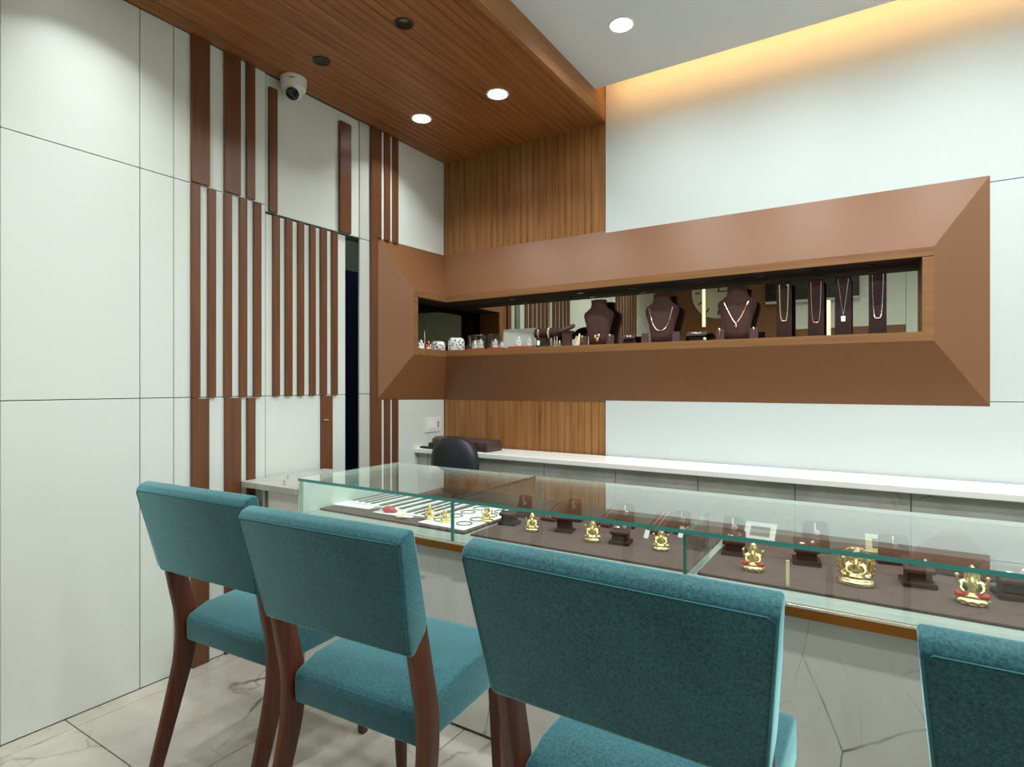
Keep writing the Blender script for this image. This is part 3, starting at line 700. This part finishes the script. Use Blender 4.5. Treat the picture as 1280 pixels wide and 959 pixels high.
p = on_y(708, 420, 3.06)
t = thing('ring_stand', 'brown tilted oval pad on a conical foot in the niche', 'jewellery stand', (p.x, 3.07, SZ), 0)
MB().lathe([(.034, 0), (.03, .02), (.03, .07), (.034, .09)], 18).build('foot', M['velvet'], t, True)
MB().lathe([(.001, -.008), (.055, -.008), (.06, 0), (.055, .008), (.001, .008)], 22, sy=.62).xf(Matrix.Translation((0, -.004, .105)) @ Matrix.Rotation(R(28), 4, 'X') @ Matrix.Rotation(R(-16), 4, 'Y')).build('pad', M['velvet'], t, True)
p = on_y(722, 420, 3.03)
tag(MB().prism([(-.017, 0), (.012, 0), (.017, .065), (.010, .072)], 1, -.001, .001).build('price_card', M['cream'], None, loc=(p.x, 3.03, SZ), rot=(0, 0, R(5))), 'slanting cream price card between oval pad and first bust', 'price tag')

def figurine_mesh(name, mat, ornate=False, vox=.0022):
    """seated figurine, unit height 1 (scaled later), voxel-joined to one surface"""
    m = MB()
    m.lathe([(.30, 0), (.34, .02), (.34, .05), (.27, .07), (.33, .10), (.35, .13), (.28, .16), (.20, .17)], 14, sy=.8)
    for k in range(10):
        a = 2 * math.pi * k / 10; m.ell((.33 * math.cos(a), .26 * math.sin(a), .10), (.06, .06, .05), 6, 4)
    m.ell((0, 0, .40), (.17, .13, .25), 12, 8)
    m.ell((-.20, -.05, .24), (.19, .13, .09), 10, 6); m.ell((.20, -.05, .24), (.19, .13, .09), 10, 6)
    m.ell((0, -.14, .22), (.24, .08, .06), 10, 6)
    m.ell((0, -.03, .70), (.12, .12, .13), 12, 8)
    for s in (-1, 1):
        m.ell((s * .13, 0, .70), (.05, .04, .09), 6, 5)
        m.tube([(s * .15, 0, .57), (s * .30, -.05, .50), (s * .31, -.12, .66)], [.055, .05, .045], 6)
        m.ell((s * .31, -.13, .72), (.06, .05, .06), 6, 4)
        m.tube([(s * .14, -.04, .54), (s * .24, -.12, .40), (s * .15, -.2, .33)], [.05, .045, .045], 6)
    m.tube([(0, -.12, .68), (.0, -.19, .58), (.05, -.20, .48), (.10, -.19, .45)], [.055, .05, .04, .03], 6)
    m.lathe([(.13, .78), (.14, .81), (.10, .86), (.11, .89), (.06, .94), (.02, 1.0)], 10)
    if ornate:
        for k in range(15):
            a = math.pi * (k / 14) * 1.24 - .12 * math.pi; m.ell((.42 * math.cos(a), .08, .50 + .46 * math.sin(a)), (.075, .06, .075), 6, 4)
            m.ell((.30 * math.cos(a), .09, .50 + .34 * math.sin(a)), (.06, .05, .06), 6, 4)
        m.tube([(.42 * math.cos(a), .1, .48 + .46 * math.sin(a)) for a in [math.pi * k / 14 * 1.2 - .1 * math.pi for k in range(15)]], .05, 6)
        m.tube([(.33, .1, .1), (.40, .1, .45)], .06, 6); m.tube([(-.33, .1, .1), (-.40, .1, .45)], .06, 6)
        m.lathe([(.46, 0), (.48, .03), (.46, .12), (.38, .15)], 16, sy=.75)
    me = m.mesh(name, mat)
    o = bpy.data.objects.new('tmp', me); COL.objects.link(o)
    rm = o.modifiers.new('r', 'REMESH'); rm.mode = 'VOXEL'; rm.voxel_size = .026
    dg = bpy.context.evaluated_depsgraph_get(); out = bpy.data.meshes.new_from_object(o.evaluated_get(dg)); bpy.data.objects.remove(o)
    out.materials.clear(); out.materials.append(mat); out.shade_smooth(); out.name = name; return out
fig_gold = figurine_mesh('body', M['gold'])
fig_orn = figurine_mesh('body', M['gold_pale'], True)
fig_silver = fig_gold.copy(); fig_silver.materials.clear(); fig_silver.materials.append(M['crystal'])
fig_copper = fig_gold.copy(); fig_copper.materials.clear(); fig_copper.materials.append(M['copper'])
robe_me = MB().ell((-.19, -.08, .25), (.185, .125, .085), 12, 8).ell((.19, -.08, .25), (.185, .125, .085), 12, 8).mesh('robe', M['red'], 'all')
sash_me = MB().tube([(-.15, -.10, .56), (-.17, -.10, .46), (-.14, -.13, .36)], .035, 6).tube([(.15, -.10, .56), (.17, -.10, .46), (.14, -.13, .36)], .035, 6).mesh('sash', M['green'], 'all')
def figurine(loc, h, label, me=None, rz=0, robe=False, sash=False, name='figurine', group=None):
    t = thing(name, label, 'figurine', loc, rz, group); me = me or fig_gold
    for n, q in (('body', me),) + ((('robe', robe_me),) if robe else ()) + ((('sash', sash_me),) if sash else ()):
        o = link(n, q, t); o.scale = (h, h, h)
    return t
def at_shelf(px, Y): q = on_y(px, 420, Y); return Vector((q.x, Y, SZ))
# acrylic boxes
def acrylic_box(px, Y, w, h, d, label, figs, red=True):
    c = at_shelf(px, Y); t = thing('acrylic_box', label, 'display box', c, R(8), 'clear display boxes in the niche')
    MB().box(-w / 2, w / 2, -d / 2, d / 2, 0, .010).build('base', M['red_base'], t, bev=.001)
    MB().box(-w / 2 + .003, w / 2 - .003, -d / 2 + .003, d / 2 - .003, .0102, h).build('cover', M['acrylic'], t, bev=.004, seg=2)
    hm = max(f[1] for f in figs)
    for i, (fx, fh) in enumerate(figs):
        wp = c + Matrix.Rotation(R(8), 3, 'Z') @ Vector((fx, 0, .0105))
        figurine(wp, fh, ('taller' if fh == hm else 'shorter') + ' white figurine in the ' + label.replace(' on red base', '').replace(' on a wide red base', ''), fig_silver, R(8), group='white figurines in clear boxes')
acrylic_box(596, 3.085, .118, .098, .055, 'clear box on red base beside the round silver block', ((-.012, .058), (.030, .064)))
acrylic_box(621, 3.08, .112, .098, .055, 'clear box on red base between two other clear boxes', ((-.01, .06), (.036, .04)))
acrylic_box(652, 3.05, .165, .095, .055, 'clear box on a wide red base beside the bracelet bar', ((-.02, .066), (.052, .056)))
bp_ = at_shelf(650, 3.11); bp_.x -= .0
tag(MB().box(-.12, .11, -.003, .003, 0, .128).build('backing_board', M['jamb'], None, bev=.001, loc=bp_, rot=(R(-6), 0, R(6))), 'pale grey board leaning behind the widest clear box', 'board')
# carved silver blocks
def block(px, X, Y, w, h, d, label, dome):
    m = MB(); n = 20; rg = []
    for z, k in ((0, 1), (.3, 1.02), (.7, .98), (.9, .88), (1.0, .62)):
        rg.append([(w / 2 * k * math.copysign(abs(math.cos(a)) ** .5, math.cos(a)), d / 2 * k * math.copysign(abs(math.sin(a)) ** .5, math.sin(a)), h * z) for a in [2 * math.pi * i / n for i in range(n)]])
    t = thing('silver_block', label, 'ornament', (X, Y, SZ), R(35)); m.rings(rg).build('body', M['crystal'], t, True, bev=.001)
    r = random.Random(px); dm = MB()
    for k in range(16):
        dm.ell((r.uniform(-.42, .42) * w, -d / 2 * 1.0, r.uniform(.12, .85) * h), (.006, .003, .005), 6, 4)
    dm.build('carving', M['silver_dark'], t, 'all')
q = on_x(547.5, 425, -2.47); block(549, q.x, q.y, .098, .063, .066, 'low carved silver block beside the copper figurine', False)
q = on_x(570, 425, -2.38); q = on_y(570.5, 425, 3.06); block(570, q.x, q.y, .110, .086, .066, 'round-topped carved silver block in the niche corner', True)
q = on_x(535.5, 425, -2.47); figurine((q.x, q.y, SZ), .062, 'small copper seated figurine in the left arm of the niche', fig_copper, R(50))
q = on_x(526.5, 425, -2.44); figurine((q.x, q.y, SZ), .062, 'small white figurine at the very end of the niche', fig_silver, R(60))
q = on_x(530.5, 425, -2.53)
t = thing('candle_stick', 'slim copper candle stick behind the copper figurine', 'candlestick', (q.x, q.y, SZ))
MB().lathe([(.016, 0), (.014, .006), (.004, .012), (.004, .05), (.007, .055), (.007, .09), (.001, .13)], 12).build('stem', M['copper'], t, True)

# ------------------------------------------------------------------ things in the showcase
def T(px, py): return on_z(px, py, TZ)
GF = 'gold figurines in the showcase'
for px, py, h, lb, me, rb, sh in (
    (537.5, 653, .060, 'gold figurine on the white sheet, beside the red pouch', None, 0, 0),
    (556.5, 657, .056, 'gold figurine on the white sheet, just at the first glass rib', None, 0, 0),
    (609, 656, .068, 'gold footed figurine between white ring sheet and brown cube stand', None, 0, 0),
    (665.5, 667, .070, 'gold figurine between the cube stand and the flat-topped pedestal', None, 0, 0),
    (741, 680, .078, 'gold figurine between the pedestal and the saddle stand', None, 0, 0),
    (826.5, 691, .074, 'gold figurine with raised arms beside the second glass rib', None, 0, 0),
    (941.5, 716, .084, 'gold figurine with a red robe beside the cream stick', None, 1, 0),
    (1070, 733, .098, 'large ornate gold figurine with a leafy halo', fig_orn, 0, 0),
    (1215, 758, .098, 'gold figurine with red robe and green sash below the low bust', None, 1, 1)):
    p = T(px, py - 3); d = math.atan2(p.x, p.y)
    figurine((p.x, p.y, TZ), h, lb, me, -d * .6, rb, sh, group=GF)

cube_top = MB().prism([(-.030, .030), (.030, .052), (.030, .060), (-.030, .040)], 0, -.030, .030)
cube_me = (MB().prism([(-.026, .030), (.028, .046), (.028, .056), (-.026, .038)], 0, -.028, .028).mesh('pad', M['velvet'], bev=.002), MB().box(-.022, .022, -.02, .022, .010, .036).mesh('column', M['velvet_dark']), MB().box(-.031, .031, -.028, .030, 0, .0105).mesh('foot', M['velvet_dark'], bev=.002))
stud_me = MB().ell((-.010, -.006, .047), (.010, .006, .005), 8, 5).ell((.013, -.004, .049), (.006, .005, .009), 8, 5).mesh('jewel', M['silver'], 'all')
stud_g = stud_me.copy(); stud_g.materials.clear(); stud_g.materials.append(M['gold_pale'])
def cube_stand(px, py, label, jew=stud_me, sc=1.0, rz=R(8)):
    p = T(px, py); t = thing('ring_stand', label, 'jewellery stand', (p.x, p.y, TZ), rz, 'brown cube stands in the showcase', sc * 1.15)
    for n, me in zip(('pad', 'column', 'foot'), cube_me): link(n, me, t)
    link('jewel', jew, t); return t
cube_stand(637, 655, 'brown cube stand with a silver ring beside the footed gold figurine')
cube_stand(776, 679, 'brown cube stand with silver earrings beside the gold figurine with raised arms', sc=1.0)
cube_stand(918, 692, 'brown cube stand with silver jewels beside the red-robed figurine', sc=1.05)
cube_stand(1008, 704, 'brown cube stand with a silver ring near the cream stick', sc=1.1)
cube_stand(1147, 731, 'brown cube stand with a silver brooch beside the ornate figurine', sc=1.1)
cube_stand(1268, 747, 'brown cube stand with silver jewels beside the green-sash figurine', sc=1.15)
p = T(706, 664)
t = thing('pedestal_stand', 'brown pedestal with flat square top and gold studs', 'jewellery stand', (p.x, p.y, TZ), R(10))
MB().box(-.042, .042, -.030, .030, .048, .055).build('top', M['velvet'], t, bev=.002)
MB().box(-.024, .024, -.02, .02, .008, .048).build('column', M['velvet_dark'], t); MB().box(-.034, .034, -.028, .028, 0, .0085).build('foot', M['velvet_dark'], t, bev=.002)
for dx in (-.018, .012): MB().ell((dx, 0, .058), (.004, .004, .004), 6, 4).build('stud', M['gold_pale'], t, 'all')
# upright earring cards at the back
def card_stand(px, py, h, w, label, mat, rz=R(10)):
    h, w = h * 1.12, w * 1.2
    p = T(px, py); t = thing('earring_stand', label, 'earring stand', (p.x, p.y, TZ), rz, 'upright earring stands in the showcase')
    MB().prism([(-w, 0), (w, 0), (w * .9, h * .92), (w * .6, h), (-w * .6, h), (-w * .9, h * .92)], 1, -.006, .006).xf(Matrix.Rotation(R(-14), 4, 'X')).build('card', M['velvet'], t, bev=.002)
    MB().box(-w, w, -.01, .036, 0, .010).build('foot', M['velvet_dark'], t)
    e = MB().tube([(-.003, -.012 + .20 * h, h * .95), (-.002, -.010 + .13 * h, h * .7), (-.006, -.011 + .11 * h, h * .55)], [.002, .003, .005], 6).build('earring', mat, t, 'all')
    MB().ell((.004, -.011 + .14 * h, h * .62), (.008, .003, .010), 8, 5).build('drop', mat, t, 'all')
    return t
card_stand(655, 647, .082, .026, 'upright brown earring card behind the cube stand with silver ring', M['silver'])
card_stand(717, 652, .080, .026, 'upright brown earring card with gold disc behind the pedestal', M['rose'])
card_stand(782, 660, .080, .028, 'upright brown earring card behind the cube stand with silver earrings', M['silver'])
card_stand(853, 668, .075, .026, 'upright brown earring card at the second glass rib', M['gold_pale'])
card_stand(917, 681, .085, .03, 'upright brown earring card behind the cube stand beside the white frame', M['paper'])
card_stand(1020, 690, .088, .034, 'upright brown earring card with white studs behind the cream stick', M['paper'])
card_stand(1118, 706, .080, .036, 'upright brown earring card beside the gold frame', M['gold_pale'])
# bracelet ramps: long rolls running to the back of the board
def ramp_roll(px, py, ln, label, mat, n=2):
    p = T(px, py); t = thing('bracelet_ramp', label, 'bracelet stand', (p.x, p.y, TZ), R(-6), 'long bracelet ramps in the showcase')
    MB().prism([(0, 0), (ln, 0), (ln, .050), (ln * .75, .056), (0, .012)], 0, -.032, .032).build('ramp', M['velvet'], t, bev=.003)
    for k in range(n):
        x = -.012 + .018 * k
        MB().tube([(x, .005 + ln * s, .0155 + .044 * s / .75) for s in (0, .2, .4, .6, .72)], .0022, 5).build('bracelet', mat, t, True)
    return t
ramp_roll(684, 652, .20, 'long brown ramp with gold bracelets behind the pedestal', M['rose'])
ramp_roll(752, 659, .19, 'long brown ramp with a single slim bracelet behind the raised-arm row', M['rose'], 1)
ramp_roll(816, 668, .17, 'long brown ramp with two bright gold bangles beside the second glass rib', M['gold'], 2)
# tags, frames, stick
def tag_card(px, py, w, h, label, rz=0):
    p = T(px, py); tag(MB().box(-w / 2, w / 2, -.0008, .0008, 0, h).build('price_tag', M['paper'], None, loc=(p.x, p.y, TZ), rot=(R(-20), R(12), rz)), label, 'price tag')
tag_card(807, 673, .016, .030, 'small white price tag between saddle stand and raised-arm figurine', R(10))
tag_card(850, 672, .016, .040, 'small white price tag leaning at the second glass rib', R(10))
def frame_sign(px, py, w, d, label, mat, rz):
    p = T(px, py); t = thing('price_sign', label, 'price frame', (p.x, p.y, TZ), rz)
    tilt = Matrix.Rotation(R(32), 4, 'X')
    def part(name, m, mt): m.xf(Matrix.Translation((0, 0, .006)) @ tilt).build(name, mt, t)
    b = .018
    fm = MB().box(-w, w, 0, b, 0, .006).box(-w, w, d - b, d, 0, .006).box(-w, -w + b, b, d - b, 0, .006).box(w - b, w, b, d - b, 0, .006)
    part('frame', fm, mat); part('window', MB().box(-w + b, w - b, b, d - b, .0005, .003), M['silver_dark' if mat is M['paper'] else 'velvet'])
    MB().box(-w * .6, w * .6, d * .5, d * .5 + .012, 0, d * .32).build('prop', M['velvet_dark'], t)
frame_sign(948, 679, .050, .085, 'white price frame behind the red-robed figurine', M['paper'], R(0))
frame_sign(1104, 696, .046, .08, 'pale gold price frame behind the ornate figurine', M['cream'], R(4))
p = on_z(984.5, 736, CB)
tag(MB().box(-.004, .004, -.003, .003, 0, .076).build('cream_stick', M['cream'], None, bev=.001, loc=(p.x, p.y, CB + .001)), 'thin cream stick standing upright at the front glass', 'stick')
# low bust lying at the back
p = T(1196, 722)
t = thing('necklace_bust', 'low wide brown bust with a fine silver chain lying in the counter', 'necklace stand', (p.x, p.y + .10, TZ), R(-8))
rg = []
for s, w, h in ((-.10, .07, .012), (-.08, .10, .030), (-.02, .112, .058), (.04, .105, .082), (.08, .075, .096), (.10, .06, .094), (.11, .05, .06)):
    rg.append([(w * math.cos(a), s, max(0, h * math.sin(a)) if math.sin(a) > 0 else 0) for a in [2 * math.pi * i / 24 for i in range(24)]])
MB().rings(rg).build('bust', M['velvet'], t, 'all')
MB().tube([(-.05 + .11 * k / 12, -.015 + .012 * math.sin(k * .26), .062 - .0035 * abs(k - 4)) for k in range(13)], .0018, 5).build('chain', M['silver'], t, True)

# silver section: white pads with dark anklets, ring sheet, pouch and bags
def pad(x0, x1, y0, y1, label, n, th=.010, kind='anklet'):
    t = thing('display_pad', label, 'display pad', ((x0 + x1) / 2, (y0 + y1) / 2, TZ), R(random.uniform(-2, 2)))
    w, d = (x1 - x0) / 2, (y1 - y0) / 2
    MB().box(-w, w, -d, d, 0, th).build('pad', M['paper'], t, bev=.002)
    if kind == 'anklet':
        for k in range(n):
            x = -w + (k + .5) * 2 * w / n
            MB().box(x - w / n * .45, x + w / n * .45, -d * .92, d * .92, th, th + .004).build('anklet', M['silver_dark'], t, bev=.0015, seg=1)
    else:
        r = random.Random(3)
        for k in range(n):
            cx, cy, rr = (-w * .5 + w * (k % 2) * 1.0), (-d * .62 + d * 1.25 * (k // 2) / max(1, n // 2 - 1)), .030
            MB().tube([(cx + rr * math.cos(a), cy + rr * math.sin(a), th + .002) for a in [2 * math.pi * i / 24 for i in range(24)]], .0022, 5, True).build('bangle', M['silver_dark'], t, True)
    return t
pad(-2.06, -1.90, 1.855, 2.15, 'white pad of silver anklets against the end glass', 4)
pad(-1.88, -1.70, 1.84, 2.15, 'white pad of wide silver anklets second from the end glass', 3)
pad(-1.68, -1.56, 1.80, 2.13, 'white pad of silver anklets beside the bangle sheet', 3)
pad(-1.53, -1.30, 1.735, 2.14, 'large white sheet of silver bangles beside the first glass rib', 8, .003, 'ring')
def lump(px, py, r, label, mat, name, cat):
    p = T(px, py); m = MB(); rn = random.Random(int(px))
    prof = [(.3, 0), (.95, .1), (1, .35), (.8, .7), (.45, .92), (.05, 1.0)]
    rg = [[(r[0] * k * (1 + .16 * math.sin(3 * a + z * 4) + .08 * math.sin(7 * a)) * math.cos(a), r[1] * k * (1 + .12 * math.cos(4 * a + z * 5)) * math.sin(a), r[2] * z) for a in [2 * math.pi * i / 22 for i in range(22)]] for k, z in prof]
    return tag(m.rings(rg).build(name, mat, None, 'all', loc=(p.x, p.y, TZ + .0032)), label, cat)
lump(487, 641, (.034, .022, .026), 'crumpled red pouch on the velvet at the front glass', M['pouch'], 'pouch', 'pouch')
lump(474, 640, (.020, .018, .020), 'crumpled clear bag beside the red pouch', M['acrylic'], 'plastic_bag', 'bag')
lump(501, 648, (.030, .014, .012), 'pale crumpled packet in front of the red pouch', M['cream'], 'packet', 'packet')
def sheet(px, py, w, d, label, rz):
    p = T(px, py); tag(MB().box(-w, w, -d, d, 0, .003).build('card_sheet', M['paper'], None, bev=.001, loc=(p.x, p.y, TZ), rot=(0, 0, rz)), label, 'card')
sheet(446, 631.5, .115, .048, 'white card lying before the anklet pads', R(4))
sheet(497, 642, .105, .040, 'white card under the red pouch', R(2))

# ------------------------------------------------------------------ rear wall furniture seen in the mirror
ck = thing('wall_clock', 'large pale round wall clock reflected in the niche mirror', 'clock', (-1.695, YR, 2.385), 0)
rot = Matrix.Rotation(R(-90), 4, 'X')
MB().lathe([(.001, 0), (.33, 0), (.335, .01), (.33, .03), (.31, .03), (.305, .02), (.001, .02)], 40).xf(rot).build('dial', M['clock'], ck, True)
for k in range(12):
    a = 2 * math.pi * k / 12; MB().box(-.008, .008, .021, .024, -.03, .03).xf(Matrix.Translation((.26 * math.sin(a), 0, .26 * math.cos(a))) @ Matrix.Rotation(a, 4, 'Y')).build('hour_mark', M['black'], ck)
MB().box(-.008, .008, .025, .028, 0, .16).build('hand', M['black'], ck); MB().box(-.006, .22, .029, .032, -.006, .006).build('hand', M['black'], ck)
tv = thing('television', 'dark wall television with a pale lower edge reflected in the niche mirror', 'television', (-.66, YR, 2.47), 0)
MB().box(-.48, .48, .03, .07, -.26, .26).build('screen', M['tv'], tv, bev=.004); MB().box(-.48, .48, .03, .075, -.29, -.262).build('soundbar', M['jamb'], tv); MB().box(-.12, .12, 0, .03, -.1, .1).build('bracket', M['black'], tv)
for x, z0, z1, lb in ((-1.87, 1.95, 2.45, 'vertical LED bar before the round clock, seen in the mirror'), (-.48, 1.55, 2.20, 'vertical LED bar below the television, seen in the mirror')):
    t = thing('led_bar', lb, 'light bar', (x, YR, z0), 0, 'vertical LED bars on the rear wall')
    MB().box(-.022, .022, .0, .045, 0, z1 - z0).build('housing', M['plasticwhite'], t); MB().box(-.016, .016, .045, .060, .005, z1 - z0 - .005).build('tube', M['led_bar'], t, bev=.004)
